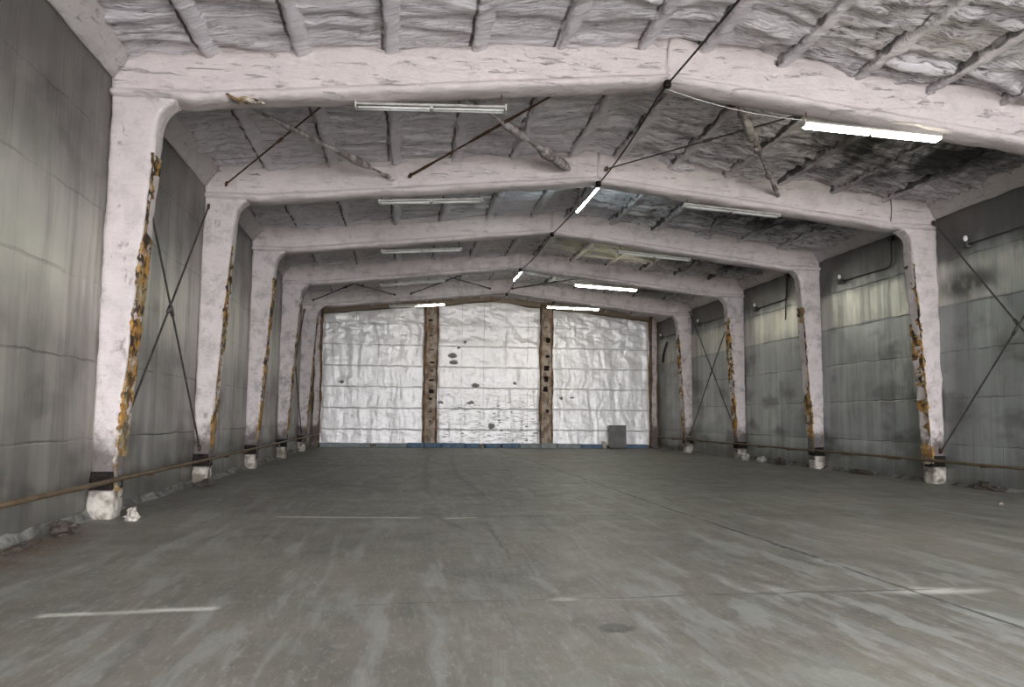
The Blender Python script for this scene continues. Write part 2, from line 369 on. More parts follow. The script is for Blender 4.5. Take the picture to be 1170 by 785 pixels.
# ------------------------------------------------------------------ mesh helpers
def mesh_obj(name, verts, faces, mat, parent=None, smooth=True, loc=None):
    me = bpy.data.meshes.new(name)
    me.from_pydata([tuple(map(float, v)) for v in verts], [], faces)
    me.update()
    if smooth: me.polygons.foreach_set('use_smooth', [True] * len(me.polygons))
    me.materials.append(mat)
    o = bpy.data.objects.new(name, me); COL.objects.link(o)
    if parent: o.parent = parent
    if loc is not None: o.location = loc
    return o

def grid_faces(n, m, closed=False, base=0, flip=False):
    f = []
    for i in range(n - 1):
        for j in range(m if closed else m - 1):
            q = (base + i * m + j, base + i * m + (j + 1) % m, base + (i + 1) * m + (j + 1) % m, base + (i + 1) * m + j)
            f.append(q[::-1] if flip else q)
    return f

def grid_obj(name, P, mat, parent=None, flip=False, smooth=True):
    n, m = P.shape[:2]
    return mesh_obj(name, P.reshape(-1, 3), grid_faces(n, m, False, 0, flip), mat, parent, smooth)

def sweep_geo(P):
    """P[n sections, m points, 3] closed round, capped"""
    n, m = P.shape[:2]
    f = grid_faces(n, m, True)
    f.append(tuple(range(m - 1, -1, -1))); f.append(tuple((n - 1) * m + j for j in range(m)))
    return list(P.reshape(-1, 3)), f

def sweep_obj(name, P, mat, parent=None, smooth=True):
    v, f = sweep_geo(P); return mesh_obj(name, v, f, mat, parent, smooth)

def tube_geo(pts, r, seg=8):
    pts = [Vector(p) for p in pts]; n = len(pts); P = np.zeros((n, seg, 3))
    t0 = (pts[1] - pts[0]).normalized(); ref = Vector((0, 0, 1)) if abs(t0.z) < .9 else Vector((1, 0, 0))
    for i in range(n):
        t = (pts[min(i + 1, n - 1)] - pts[max(i - 1, 0)]).normalized()
        a = t.cross(ref).normalized(); b = a.cross(t)
        rr = r[i] if hasattr(r, '__len__') else r
        for j in range(seg):
            q = 2 * math.pi * j / seg
            P[i, j] = pts[i] + (a * math.cos(q) + b * math.sin(q)) * rr
    return sweep_geo(P[:, ::-1])

def join(geos):
    V, F = [], []
    for v, f in geos:
        b = len(V); V += list(v); F += [tuple(i + b for i in q) for q in f]
    return V, F

def tube_obj(name, pts, r, mat, parent=None, seg=8):
    v, f = tube_geo(pts, r, seg); return mesh_obj(name, v, f, mat, parent)

def box_geo(x0, x1, y0, y1, z0, z1, bev=.01):
    b = min(bev, (x1 - x0) * .3, (y1 - y0) * .3, (z1 - z0) * .3)
    # chamfered box: three nested rings
    secs = []
    for z, q in ((z0, b), (z0 + b, 0), (z1 - b, 0), (z1, b)):
        secs.append([(x0 + q + b, y0 + q, z), (x1 - q - b, y0 + q, z), (x1 - q, y0 + q + b, z), (x1 - q, y1 - q - b, z),
                     (x1 - q - b, y1 - q, z), (x0 + q + b, y1 - q, z), (x0 + q, y1 - q - b, z), (x0 + q, y0 + q + b, z)])
    return sweep_geo(np.array(secs))

def box_obj(name, b, mat, parent=None, bev=.01):
    v, f = box_geo(*b, bev=bev); return mesh_obj(name, v, f, mat, parent, False)

def rough_box(name, b, mat, parent=None, amp=.015, freq=6, seed=1, step=.08, r=.04):
    """a rounded, lumpy block"""
    x0, x1, y0, y1, z0, z1 = b
    n = max(4, int((z1 - z0) / step)); P = []
    for z in np.linspace(z0, z1, n + 1):
        P.append(rrect(x0, x1, y0, y1, r, z))
    P = np.array(P); c = P.mean(1, keepdims=True); d = P - c; d[..., 2] = 0
    d /= np.linalg.norm(d, axis=2, keepdims=True) + 1e-9
    P = P + d * (fbm(P[..., 0] * freq, P[..., 1] * freq, P[..., 2] * freq, seed, 3)[..., None] * amp)
    return sweep_obj(name, P, mat, parent)

def rrect(x0, x1, y0, y1, r, z=0.0, per=9):
    r = min(r, (x1 - x0) * .45, (y1 - y0) * .45); pts = []
    cs = [(x0 + r, y0 + r, math.pi), (x1 - r, y0 + r, 1.5 * math.pi), (x1 - r, y1 - r, 0), (x0 + r, y1 - r, .5 * math.pi)]
    for i, (cx, cy, a0) in enumerate(cs):
        for j in range(4):
            a = a0 + j / 3 * math.pi / 2; pts.append((cx + r * math.cos(a), cy + r * math.sin(a), z))
        nx, ny, a1 = cs[(i + 1) % 4]
        a = a0 + math.pi / 2; p = np.array((cx + r * math.cos(a), cy + r * math.sin(a), z)); q = np.array((nx + r * math.cos(a1), ny + r * math.sin(a1), z))
        for j in range(1, per): pts.append(tuple(p + (q - p) * j / per))
    return pts

def thing(name, label, cat, loc=(0, 0, 0), group=None):
    o = bpy.data.objects.new(name, None); COL.objects.link(o); o.location = loc
    o.empty_display_size = .1
    return tag(o, label, cat, group)
def tag(o, label, cat, group=None, kind=None):
    o['label'] = label; o['category'] = cat
    if group: o['group'] = group
    if kind: o['kind'] = kind
    return o
def struct(o, label, cat):
    o['kind'] = 'structure'; o['label'] = label; o['category'] = cat; return o

def lump(name, p, s, mat, label, cat, seed, group=None):
    n, m = 9, 14; P = np.zeros((n, m, 3))
    for i in range(n):
        a = math.pi * (i + .35) / (n - .3) - math.pi / 2
        for j in range(m):
            b = 2 * math.pi * j / m; d = np.array((math.cos(a) * math.cos(b), math.cos(a) * math.sin(b), math.sin(a)))
            r = 1 + .55 * float(fbm(d[0] * 2.1 + seed, d[1] * 2.1, d[2] * 2.1, seed, 3))
            q = d * r * np.array(s); P[i, j] = (q[0], q[1], max(q[2] + s[2] * .55, 0))
    o = sweep_obj(name, P, mat, None, False); o.location = p
    return tag(o, label, cat, group)
# ------------------------------------------------------------------ setting
YS, YE = YFRONT, YEND + .15
struct(mesh_obj('floor', *join([box_geo(XL - .25, XR + .25, YS - .25, YE + .2, -.3, 0.0, .001)]), M['floor'], None, False),
       'worn grey concrete hall floor with a long crack and pale streaks', 'floor')

def wall(name, x, mat, sgn, seed):
    ys = np.linspace(YS, YE, 320); zs = np.linspace(-.05, 7.55, 64)
    Y, Z = np.meshgrid(ys, zs, indexing='ij')
    X = x + sgn * (.018 * fbm(Y * .9, Z * .9, 0, seed, 3))
    j = ((Z - (1.22 if sgn > 0 else 1.02)) / 1.2) % 1.0
    X = X - sgn * .015 * np.exp(-(np.minimum(j, 1 - j) / .03) ** 2)
    P = np.stack([X, Y, Z], -1); n, m = P.shape[:2]
    Q = P.copy(); Q[..., 0] = x - sgn * .25
    V = np.concatenate([P.reshape(-1, 3), Q.reshape(-1, 3)]); b = n * m
    F = grid_faces(n, m, False, 0, sgn < 0) + grid_faces(n, m, False, b, sgn > 0)
    rim = [i * m for i in range(n)] + [(n - 1) * m + j for j in range(1, m)] + [i * m + m - 1 for i in range(n - 2, -1, -1)] + [j for j in range(m - 2, 0, -1)]
    for i in range(len(rim)):
        a, c = rim[i], rim[(i + 1) % len(rim)]; F.append((a, a + b, c + b, c) if sgn > 0 else (a, c, c + b, a + b))
    return mesh_obj(name, V, F, mat)
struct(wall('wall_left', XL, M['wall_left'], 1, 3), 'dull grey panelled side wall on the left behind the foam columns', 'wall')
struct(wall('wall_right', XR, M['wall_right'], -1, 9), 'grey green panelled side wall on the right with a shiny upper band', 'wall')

# end wall slab with gable, and the gable wall with the gate behind the camera
def gable(y0, y1, name, mat, hole=None):
    def prof(y): return [(XL - .2, y, -.05), (XR + .2, y, -.05), (XR + .2, y, 7.6), (XM, y, 8.55), (XL - .2, y, 7.6)]
    if not hole:
        v = prof(y0) + prof(y1); f = [(0, 1, 2, 3, 4), (9, 8, 7, 6, 5)] + [(i, i + 5, (i + 1) % 5 + 5, (i + 1) % 5) for i in range(5)]
        return mesh_obj(name, v, f, mat, None, False)
    hx0, hx1, hz = hole
    parts = [box_geo(XL - .2, hx0, y0, y1, -.05, 7.6), box_geo(hx1, XR + .2, y0, y1, -.05, 7.6), box_geo(hx0, hx1, y0, y1, hz, 7.6)]
    tri = ([(XL - .2, y0, 7.6), (XR + .2, y0, 7.6), (XM, y0, 8.55), (XL - .2, y1, 7.6), (XR + .2, y1, 7.6), (XM, y1, 8.55)],
           [(0, 1, 2), (5, 4, 3), (0, 3, 4, 1), (1, 4, 5, 2), (2, 5, 3, 0)])
    return mesh_obj(name, *join(parts + [tri]), mat, None, False)
struct(gable(YE, YE + .2, 'wall_back', M['wall_back']), 'brown rendered end wall behind the silver foil', 'wall')
GATE = (-.6, 13.4, 6.2)
struct(gable(YFRONT - .2, YFRONT, 'wall_front', M['wall_left'], GATE), 'grey front wall with a wide open gateway behind the camera', 'wall')
struct(box_obj('ground', (-30, 40, -45, YFRONT - .25, -.3, -.02), M['ground']), 'pale concrete yard outside the gateway', 'ground')

# ceiling : two sprayed slopes in one surface + ribs as parts
def ceiling():
    xs = np.linspace(XL - .15, XR + .15, 320); ys = np.linspace(YS - .1, YE + .1, 800)
    X, Y = np.meshgrid(xs, ys, indexing='ij')
    Z = soffit(X) + .03
    wob = fbm(X * .7, Y * .7, 0, 5, 3) * .6
    rip = fbm(X * .8 + wob, Y * 4.2 + wob * 2, 0, 21, 4)
    amp = .058 + .035 * sstep(4, 8, X)
    Z = Z + amp * rip + .03 * fbm(X * 1.1, Y * 1.1, 0, 31, 3)
    for i in range(-1, 15):      # cross seam in the middle of each slab
        y = 7.08 + 3.01 * i
        Z = Z - .075 * np.exp(-((Y - y - .08 * fbm(X * 1.3, Y * 0, 0, 8, 3)) / .07) ** 2) * sstep(-.3, .4, fbm(X * .9, Y * .3, 0, 77, 2))
    P = np.stack([X, Y, Z], -1); n, m = P.shape[:2]
    Q = P.copy(); Q[..., 2] = soffit(X) + .35
    V = np.concatenate([P.reshape(-1, 3), Q.reshape(-1, 3)]); b = n * m
    F = grid_faces(n, m, False, 0, True) + grid_faces(n, m, False, b)
    rim = [i * m for i in range(n)] + [(n - 1) * m + j for j in range(1, m)] + [i * m + m - 1 for i in range(n - 2, -1, -1)] + [j for j in range(m - 2, 0, -1)]
    for i in range(len(rim)):
        a, c = rim[i], rim[(i + 1) % len(rim)]; F.append((a, c, c + b, a + b))
    o = mesh_obj('ceiling', V, F, M['ceiling'])
    struct(o, 'low pitched ceiling coated in rippled lilac grey sprayed foam', 'ceiling')
    ends = [7.1] + YF + [YEND]
    for bay in range(6):
        y0, y1 = ends[bay] + .2, ends[bay + 1] + .12
        for side in (0, 1):
            for i, rx in enumerate(RIBX):
                x = rx if side == 0 else 2 * XM - rx
                sd = bay * 31 + side * 7 + i
                n = int((y1 - y0) / .09)
                secs = []
                yy = np.linspace(y0, y1, n)
                cx = x + .03 * fbm(yy * .8, yy * 0, sd, 4, 3)
                dp = .085 + .022 * fbm(yy * 1.2, yy * 0, sd, 6, 3)
                wd = .070 + .018 * fbm(yy * 1.5, yy * 0, sd, 9, 3)
                if side: dp = dp + .02; wd = wd + .02
                for k2 in range(n):
                    d2 = dp[k2] * .8
                    prof = [(-1.25, .10), (-1.15, .0), (-1.05, -.6 * d2), (-.8, -.95 * d2), (-.3, -d2), (.3, -.92 * d2), (.9, -.66 * d2), (1.6, -.32 * d2), (2.3, .0), (2.7, .10)]
                    secs.append([(cx[k2] + a * wd[k2], yy[k2], float(soffit(x)) + .02 + c) for a, c in prof])
                P = np.array(secs)
                P[..., 2] += .02 * fbm(P[..., 0] * 5, P[..., 1] * 5, 0, sd, 3)
                P[..., 0] += .012 * fbm(P[..., 0] * 5, P[..., 1] * 5, 4, sd, 3)
                sweep_obj('rib', P, M['rib'], o)
    return o
ceiling()

# sloped foam fillet between wall and ceiling
def cornice(name, side, label):
    ys = np.arange(YS, YE, .12); secs = []
    for y in ys:
        w = .30 + .03 * float(fbm(y * .6, side * 9.1, 0, 3, 3)); zb = 7.04 + .02 * float(fbm(y * .9, side * 4.7, 0, 13, 3))
        pr = [(0 - .03, zb), (.03, zb - .01), (.10, zb + .10), (.20, zb + .22), (w, 7.34 + .098 * (w - .3) + .02), (w + .05, 7.44), (-.03, 7.44)]
        secs.append([((XL + a) if side == 0 else (XR - a), y, z) for a, z in pr])
    P = np.array(secs)
    if side == 0: P = P[:, ::-1]
    P[..., 2] += .012 * fbm(P[..., 0] * 4, P[..., 1] * 4, 0, 3 + side, 3)
    return struct(sweep_obj(name, P, M['foam_eave'], None), label, 'trim')
M['foam_eave'] = foam_mat('eave_foam', (.52, .48, .475), (.22, .19, .18), (.2, .15, .11))
cornice('trim_1', 0, 'sloped foam fillet along the top of the left wall')
cornice('trim_2', 1, 'sloped foam fillet along the top of the right wall')

# rough mortar along the wall feet
def kerb(name, side, label):
    ys = np.arange(YS + .05, YEND - .1, .07); secs = []
    n1 = fbm(ys * .45, ys * 0, side * 3.3, 19, 4); n2 = fbm(ys * .6, ys * 0, side * 5.3, 29, 4)
    for y, a, b in zip(ys, n1, n2):
        w = max(.05, .13 + .06 * a); h = max(.03, .10 + .05 * b)
        pr = [(-.02, -.02), (w, -.02), (w, .012), (w * .75, h * .22), (w * .45, h * .5), (w * .2, h * .85), (.02, h), (-.02, h)]
        secs.append([((XL + q) if side == 0 else (XR - q), y, z) for q, z in pr])
    P = np.array(secs)
    if side == 1: P = P[:, ::-1]
    P[..., 2] = np.where(P[..., 2] > .005, P[..., 2] + .018 * fbm(P[..., 0] * 9, P[..., 1] * 5, 0, 3 + side, 3), P[..., 2])
    return struct(sweep_obj(name, P, M['kerb'], None), label, 'baseboard')
kerb('baseboard_left', 0, 'rough pale mortar fillet along the foot of the left wall')
kerb('baseboard_right', 1, 'rough pale mortar fillet along the foot of the right wall')

# ------------------------------------------------------------------ portal frames
DEP = .46
def frame_under(u): return 6.66 + .1065 * (u + 4.0)      # underside, u measured on the left half
def column_geo(yf, sgn, seed, foot_in, dz=0.0):
    zs = np.concatenate([np.linspace(.30, 6.2, 74), np.linspace(6.26, 6.74, 9)])
    secs = []
    for z in zs:
        t = z / 6.4
        xi = foot_in + (-4.06 - foot_in) * min(t, 1.0)
        if z > 6.3: xi += .30 * ((z - 6.3) / .44) ** 2.4
        secs.append(rrect(XL - .015, xi, 0, DEP, .07, z))
    P = np.array(secs)
    c = P.mean(1, keepdims=True); d = P - c; d[..., 2] = 0; d /= np.linalg.norm(d, axis=2, keepdims=True)
    a = .022 * fbm(P[..., 0] * 2.2, P[..., 1] * 2.2, P[..., 2] * 2.2, seed, 4) + .008 * fbm(P[..., 0] * 11, P[..., 1] * 11, P[..., 2] * 11, seed + 5, 2)
    P = P + d * a[..., None]
    P[..., 0] = np.maximum(P[..., 0], XL - .02)
    if sgn < 0: P[..., 0] = 2 * XM - P[..., 0]; P = P[:, ::-1]
    return P
def beam_geo(yf, sgn, seed, apex_dx, apex_dz, lobe):
    us = np.concatenate([np.linspace(XL - .01, -3.2, 28), np.linspace(-3.12, XM, 108)])
    ph = [(0, .02), (.03, -.045), (.09, -.07), (.15, -.065), (.19, -.015), (.215, .03), (.26, .025), (.33, .012), (.5, -.002), (.66, -.012), (.78, -.03), (.88, -.06), (.95, -.11), (1.0, -.20), (1.04, -.20)]
    secs = []
    for u in us:
        k = (u - XL) / (XM - XL)
        zb = float(frame_under(u)) + apex_dz * k
        if u < -3.55: zb = max(zb, 6.735) if u < -3.75 else max(zb, 6.735 - .03 * ((u + 3.75) / .2))
        zt = float(soffit(u)) + .05
        H = zt - zb
        rib = min(abs(u - r) for r in RIBX + [RIBX[0] - 1.472]) / .736     # 0 at a rib, 1 between
        lb = lobe * (math.sqrt(max(rib, 0)) - .5)
        pts = []
        for v, off in ph: pts.append((u, off * (1.0 if v < .6 else 1 + lb * 1.6) - (lb * .06 if .6 < v < .97 else 0), zb + v * H - (lb * .05 if .7 < v < .99 else 0)))
        for v, off in ph[::-1]: pts.append((u, DEP - off, zb + v * H))
        pts += [(u, DEP * q, zb - .012) for q in (.8, .5, .2)]
        secs.append(pts)
    P = np.array(secs)
    a = .026 * fbm(P[..., 0] * 1.6, P[..., 1] * 3, P[..., 2] * 4, seed, 4)
    cen = P.mean(1, keepdims=True); d = P - cen; d[..., 0] = 0; d /= np.linalg.norm(d, axis=2, keepdims=True)
    P = P + d * a[..., None]
    P[..., 0] += apex_dx * np.clip((P[..., 0] - XL) / (XM - XL), 0, 1) * sgn
    if sgn < 0: P[..., 0] = 2 * XM - P[..., 0]
    else: P = P[:, ::-1]
    return P
def torn_geo(seed, foot_in, sgn, zr, dens, wmax):
    """ragged strip wrapped round the front inner arris of a column"""
    zs = np.arange(zr[0], zr[1], .035)
    n = 1.5 * fbm(zs * 1.7, zs * 0, 0, seed, 4) + dens - .1
    j = np.random.RandomState(seed).rand(len(zs)) * .35
    wf = np.clip(n, 0, 1) * (.3 + j * 1.6) * wmax * .65                       # onto the front face
    ws = np.clip(n + (1.1 if sgn > 0 else .5), .25 if sgn > 0 else .04, 1) * (DEP - .03)                       # onto the inner face
    us = [-1, -.6, -.25, 0, .25, .6, 1]
    P = np.zeros((len(zs), len(us) * 2, 3))
    lump = .012 * fbm(zs * 9, zs * 0, 3, seed, 2)
    for i, z in enumerate(zs):
        xi = foot_in + (-4.06 - foot_in) * min(z / 6.4, 1)
        if z > 6.3: xi += .30 * ((z - 6.3) / .44) ** 2.4
        g = .012 + .6 * lump[i]
        for q, u in enumerate(us):
            if u < 0: x, y = xi + u * wf[i] + g * .6, -g
            elif u == 0: x, y = xi + g * .7, -g * .7
            else: x, y = xi + g, u * ws[i]
            P[i, q] = (x, y, z)
            P[i, len(us) * 2 - 1 - q] = (x - (.05 if u >= 0 else 0) , y + (.05 if u <= 0 else 0), z)
    P[..., 0] += .008 * fbm(P[..., 1] * 20, P[..., 2] * 20, 0, seed, 2)
    if sgn < 0: P[..., 0] = 2 * XM - P[..., 0]; P = P[:, ::-1]
    return P
FR = [  # label, apex dx, apex dz, lobes, torn strips (left z range, density, width),(right ...)
    ('largest foam coated concrete portal frame, nearest the camera, right column out of view', -.12, .01, .6, ((.15, 5.85), .42, .10), ((.1, 6.1), .3, .10)),
    ('foam coated portal frame second from the camera, its right column broad and clear', .12, .0, .9, ((.8, 5.6), .25, .10), ((.5, 5.8), .30, .14)),
    ('foam coated portal frame third from the camera, orange patches on both columns', .06, .09, .5, ((.85, 5.9), .22, .12), ((.6, 5.5), .25, .13)),
    ('foam coated portal frame fourth from the camera, behind the unlit hanging lamps', -.08, .05, .5, ((.9, 6.0), .15, .12), ((.9, 5.9), .55, .17)),
    ('smallest foam coated portal frame, farthest and just before the foil end wall', .15, .0, .5, ((.9, 6.2), .05, .10), ((.5, 5.8), .1, .10)),
]
for k, (lab, adx, adz, lobe, tl, tr) in enumerate(FR):
    y = YF[k]
    fr = thing('portal_frame', lab, 'concrete frame', (0, y, 0), 'foam coated portal frames')
    for sgn in (1, -1):
        sd = 100 + k * 13 + (0 if sgn > 0 else 5)
        fin = -4.46 if sgn > 0 else -4.44
        sweep_obj('column', column_geo(y, sgn, sd, fin), M['foam_column'], fr)
        sweep_obj('beam', beam_geo(y, sgn, sd + 2, adx, adz, lobe * (.35 if sgn > 0 else 1.5)), M['foam'], fr)
        zr, dens, wm = tl if sgn > 0 else tr
        t = sweep_obj('torn_edge', torn_geo(sd, fin, sgn, zr, dens, wm), M['crust'], fr, False)
        t['label'] = 'torn orange and brown foam along the column edge'
        # black steel band and pale lumpy footing
        def bx(a, b, *r): return (a, b) + r if sgn > 0 else (2 * XM - b, 2 * XM - a) + r
        s = rough_box('steel_band', bx(XL, fin + .03, -.022, DEP + .02, .44, .72), M['black'], fr, .022, 6, sd, .03, .05)
        s['label'] = 'black sooty steel band'
        fw = .055 if (k == 0 and sgn > 0) else .012
        q = rough_box('footing', bx(XL - .01, fin + fw, -.02 - fw, DEP + .03, -.02, .42), M['white_lump'], fr, .03 if (k == 0 and sgn > 0) else .014, 5, sd, .04, .08)
        q['label'] = 'pale crumbling footing'
    if k == 0:
        q = lump('rust_patch', (-2.64, -.02, 6.735), (.17, .07, .055), M['crust'], 'rust', 'rust', 33)
        del q['category']; q.parent = fr
        e = tube_obj('torn_fibre', [(-3.02, -.03, 6.86), (-2.96, -.09, 6.83), (-2.86, -.08, 6.76), (-2.78, -.02, 6.73)], [.01, .022, .03, .02], M['crust_brown'], fr, 6)
        q['label'] = 'rust brown patch under the beam'

# ------------------------------------------------------------------ end wall: corner posts, mid posts, foil, blocks, board
def post(name, x0, x1, y0, y1, z1l, z1r, mat, label, seed, crust=True):
    o = thing(name, label, 'post', ((x0 + x1) / 2, y0, 0), 'posts on the end wall'); cx = (x0 + x1) / 2
    n = 90; secs = []
    for z in np.linspace(0, 1, n):
        secs.append(rrect(x0 - cx, x1 - cx, 0, y1 - y0, .05, z))
    P = np.array(secs); f = (P[..., 0] + cx - x0) / (x1 - x0)
    P[..., 2] *= z1l + (z1r - z1l) * f
    P[..., 0] += .03 * fbm(P[..., 2] * 1.2, P[..., 1] * 0, 0, seed, 4); P[..., 1] += .02 * fbm(P[..., 0] * 5, P[..., 2] * 3, 0, seed + 2, 4)
    sweep_obj('shaft', P, mat, o)
    if crust:
        for s in (-1, 1):
            zs = np.linspace(.02, 1, 110) * min(z1l, z1r); secs = []
            w = .07 + .05 * fbm(zs * 1.1, zs * 0, s * 3.1, seed + 9, 4)
            xe = (x0 if s < 0 else x1) - cx + .03 * fbm(zs * 1.2, zs * 0, 0, seed, 4)
            for z, ww, xx in zip(zs, w, xe):
                ww = max(ww, .02); r = rrect(xx - ww * .6, xx + ww * .6, -.03, y1 - y0 - .02, .02, z, 3)
                secs.append(r)
            e = sweep_obj('crusted_edge', np.array(secs), M['crust_brown'], o, False); e['label'] = 'dark brown crusted edge'
    return o
post('corner_post', XL + .03, -4.40, 42.70, YEND + .1, 7.36, 7.40, M['foam_column'], 'pale foam coated corner post left of the foil end wall', 41)
post('corner_post', 13.66, XR - .03, 42.70, YEND + .1, 7.40, 7.36, M['foam_column'], 'pale foam coated corner post right of the foil end wall', 42)
def soff(x): return float(soffit(x))
for (x0, x1, lab, sd) in ((1.08, 1.74, 'brown crusted post between the left and middle foil sheets', 51), (7.42, 8.05, 'brown crusted post between the middle and right foil sheets, with black notches', 52)):
    p = post('support_post', x0, x1, 42.80, YEND + .1, soff(x0) - .02, soff(x1) - .02, M['post'], lab, sd)
    rnd = random.Random(sd); cx = (x0 + x1) / 2
    marks = [(6.85, .22, .09), (6.0, .1, .06), (5.25, .2, .05), (4.55, .24, .1), (4.1, .16, .06), (3.6, .24, .1), (3.0, .24, .2), (2.6, .2, .1), (1.9, .16, .05), (1.4, .12, .05)] if sd == 51 else \
            [(5.9, .22, .28), (5.0, .22, .13), (4.35, .26, .28), (3.75, .2, .3), (3.2, .24, .28), (2.0, .14, .16), (6.6, .1, .06)]
    for z, w, h in marks:
        dx = rnd.uniform(-.08, .08)
        e = rough_box('notch', (dx - w / 2, dx + w / 2, -.035, .05, z - h / 2, z + h / 2), M['black'], p, .03, 9, rnd.randint(0, 99), .03, .02)
    p['group'] = 'posts on the end wall'

def foil(x0, x1, mat, label, seed):
    o_x = np.linspace(x0, x1, 150); t = np.linspace(0, 1, 170)
    X, T = np.meshgrid(o_x, t, indexing='ij')
    z0 = .17 + .04 * fbm(X * .8, 0 * X, 0, seed, 3); z1 = soffit(X) - .28 + .05 * fbm(X * .9, 0 * X, 0, seed + 4, 3)
    Z = z0 + (z1 - z0) * T
    cx = ((X - x0) / 1.21) % 1.0; cz = ((Z - .95) / 1.13) % 1.0
    puff = np.power(np.abs(np.sin(np.pi * cx)), .8) * np.power(np.abs(np.sin(np.pi * cz)), .5)
    pl = fbm(X * 3.2 + .5 * fbm(X, Z, 0, seed, 2), Z * .7 + X * .5, 0, seed + 1, 3)            # hanging pleats
    wr = fbm(X * .9 - Z * .5, Z * 2.4 + X * .8, 0, seed + 6, 4)                               # slanting folds
    rid = 1 - np.abs(fbm(X * .9 + Z * .5, Z * 1.2 - X * .4, 0, seed + 8, 3))
    topz = sstep(.55, .95, T)
    sag = np.power(1 - cz, 3) * .045
    Yv = YEND - .02 - .018 * puff - .018 * pl - (.016 + .03 * topz) * wr - (.02 + .03 * topz) * rid - sag
    edge = np.minimum(X - x0, x1 - X); Yv = Yv + .06 * np.exp(-(edge / .10) ** 2)
    Yv = np.minimum(Yv, YEND - .005)
    Xe = X + .03 * fbm(Z * 1.2, 0 * X, 0, seed, 3) * (1 - 2 * (X - x0) / (x1 - x0))
    P = np.stack([Xe, Yv, Z], -1); n, m = P.shape[:2]
    Q = P.copy(); Q[..., 1] = YEND + .10
    V = np.concatenate([P.reshape(-1, 3), Q.reshape(-1, 3)]); b = n * m
    F = grid_faces(n, m) + grid_faces(n, m, False, b, True)
    rim = [i * m for i in range(n)] + [(n - 1) * m + j for j in range(1, m)] + [i * m + m - 1 for i in range(n - 2, -1, -1)] + [j for j in range(m - 2, 0, -1)]
    for i in range(len(rim)):
        a, c = rim[i], rim[(i + 1) % len(rim)]; F.append((a, a + b, c + b, c))
    return tag(mesh_obj('foil_sheet', V, F, mat), label, 'foil insulation', 'silver foil sheets on the end wall')
foil(-4.38, 1.10, M['foil_a'], 'crumpled silver foil sheet covering the left third of the end wall', 61)
foil(1.72, 7.44, M['foil_b'], 'silver foil sheet between the two brown posts, full of dark slits and holes', 62)
foil(8.03, 13.68, M['foil_c'], 'silver foil sheet on the right third of the end wall, above the grey board', 63)
# brown foam strip along the top of the foil
for side in (0, 1):
    xs = np.linspace(XL + .05, XM, 120); secs = []
    for x in xs:
        h = .30 + .04 * float(fbm(x * .8, side * 7.7, 0, 71, 3)); zt = soff(x) + .06
        pr = [(42.98, zt - h), (42.90, zt - h + .04), (42.86, zt - h * .5), (42.72, zt), (43.15, zt), (43.15, zt - h)]
        secs.append([((x if side == 0 else 2 * XM - x), a, z) for a, z in pr])
    P = np.array(secs)
    if side: P = P[:, ::-1]
    struct(sweep_obj('trim_%d' % (3 + side), P, M['foam_top'] if 'foam_top' in M else M.setdefault('foam_top', foam_mat('browned_foam', (.34, .27, .21), (.12, .08, .05), (.16, .09, .05)))),
           'brown foam strip along the %s slope above the foil' % ('left' if side == 0 else 'right'), 'trim')

blocks = [(-4.30, -1.72, 'grey_block', .22, 'long blue grey block against the foot of the end wall, leftmost of the row'),
          (-1.42, .18, 'grey_block', .22, 'grey block under the left foil sheet, just left of the first blue block'),
          (.22, 1.10, 'blue_block', .25, 'blue block at the foot of the left foil sheet, beside the left brown post'),
          (1.13, 1.98, 'blue_block', .25, 'blue block in front of the left brown post'),
          (2.02, 3.28, 'blue_block', .25, 'longest blue block, under the left part of the slit middle foil'),
          (3.31, 4.05, 'blue_block', .23, 'blue block under the middle foil, between the longest blue block and a pale chip'),
          (4.36, 5.20, 'blue_block', .23, 'blue block under the centre of the middle foil, right of a pale chip'),
          (5.30, 6.22, 'blue_block', .25, 'dark blue block under the middle foil, last blue one before the grey blocks'),
          (6.26, 7.38, 'grey_block', .24, 'blue grey block under the right end of the middle foil'),
          (7.41, 8.28, 'grey_block', .26, 'pale grey block in front of the right brown post'),
          (8.33, 9.62, 'grey_block', .24, 'pale block under the right foil, first right of the brown post'),
          (9.65, 10.78, 'blue_block', .22, 'dark block under the right foil, left of the grey board'),
          (12.15, 13.35, 'blue_block', .22, 'dark block under the right foil, right of the grey board')]
for x0, x1, m, h, lab in blocks:
    o = rough_box('base_block', (x0 - (x0 + x1) / 2, (x1 - x0) / 2, 0, .24, 0, h), M[m], None, .010, 5, int(x0 * 10) + 90, .04, .025)
    o.location = ((x0 + x1) / 2, 42.45, 0)
    tag(o, lab, 'block', 'blocks along the foot of the end wall')
lump('plaster_chip', (4.2, 42.5, 0), (.10, .08, .13), M['white_lump'], 'small pale chip wedged between two blue blocks under the middle foil', 'rubble', 5)
lump('plaster_chip', (-1.57, 42.5, 0), (.10, .08, .12), M['white_lump'], 'small pale chip between the two grey blocks under the left foil', 'rubble', 6)
lump('plaster_chip', (10.93, 42.5, 0), (.12, .08, .26), M['white_lump'], 'pale chip on the floor just left of the grey board', 'rubble', 7)
b = thing('grey_board', 'upright grey board standing against the right foil sheet', 'board', (11.6, 42.22, 0))
box_obj('panel', (-.475, .475, 0, .05, .05, 1.24), M['board'], b, .008)
box_obj('frame_edge', (-.49, .49, .01, .06, 1.235, 1.265), M['rod'], b, .006)
for sx in (-1, 1): box_obj('foot', (sx * .38 - .05, sx * .38 + .05, -.06, .12, 0, .06), M['rod'], b, .008)

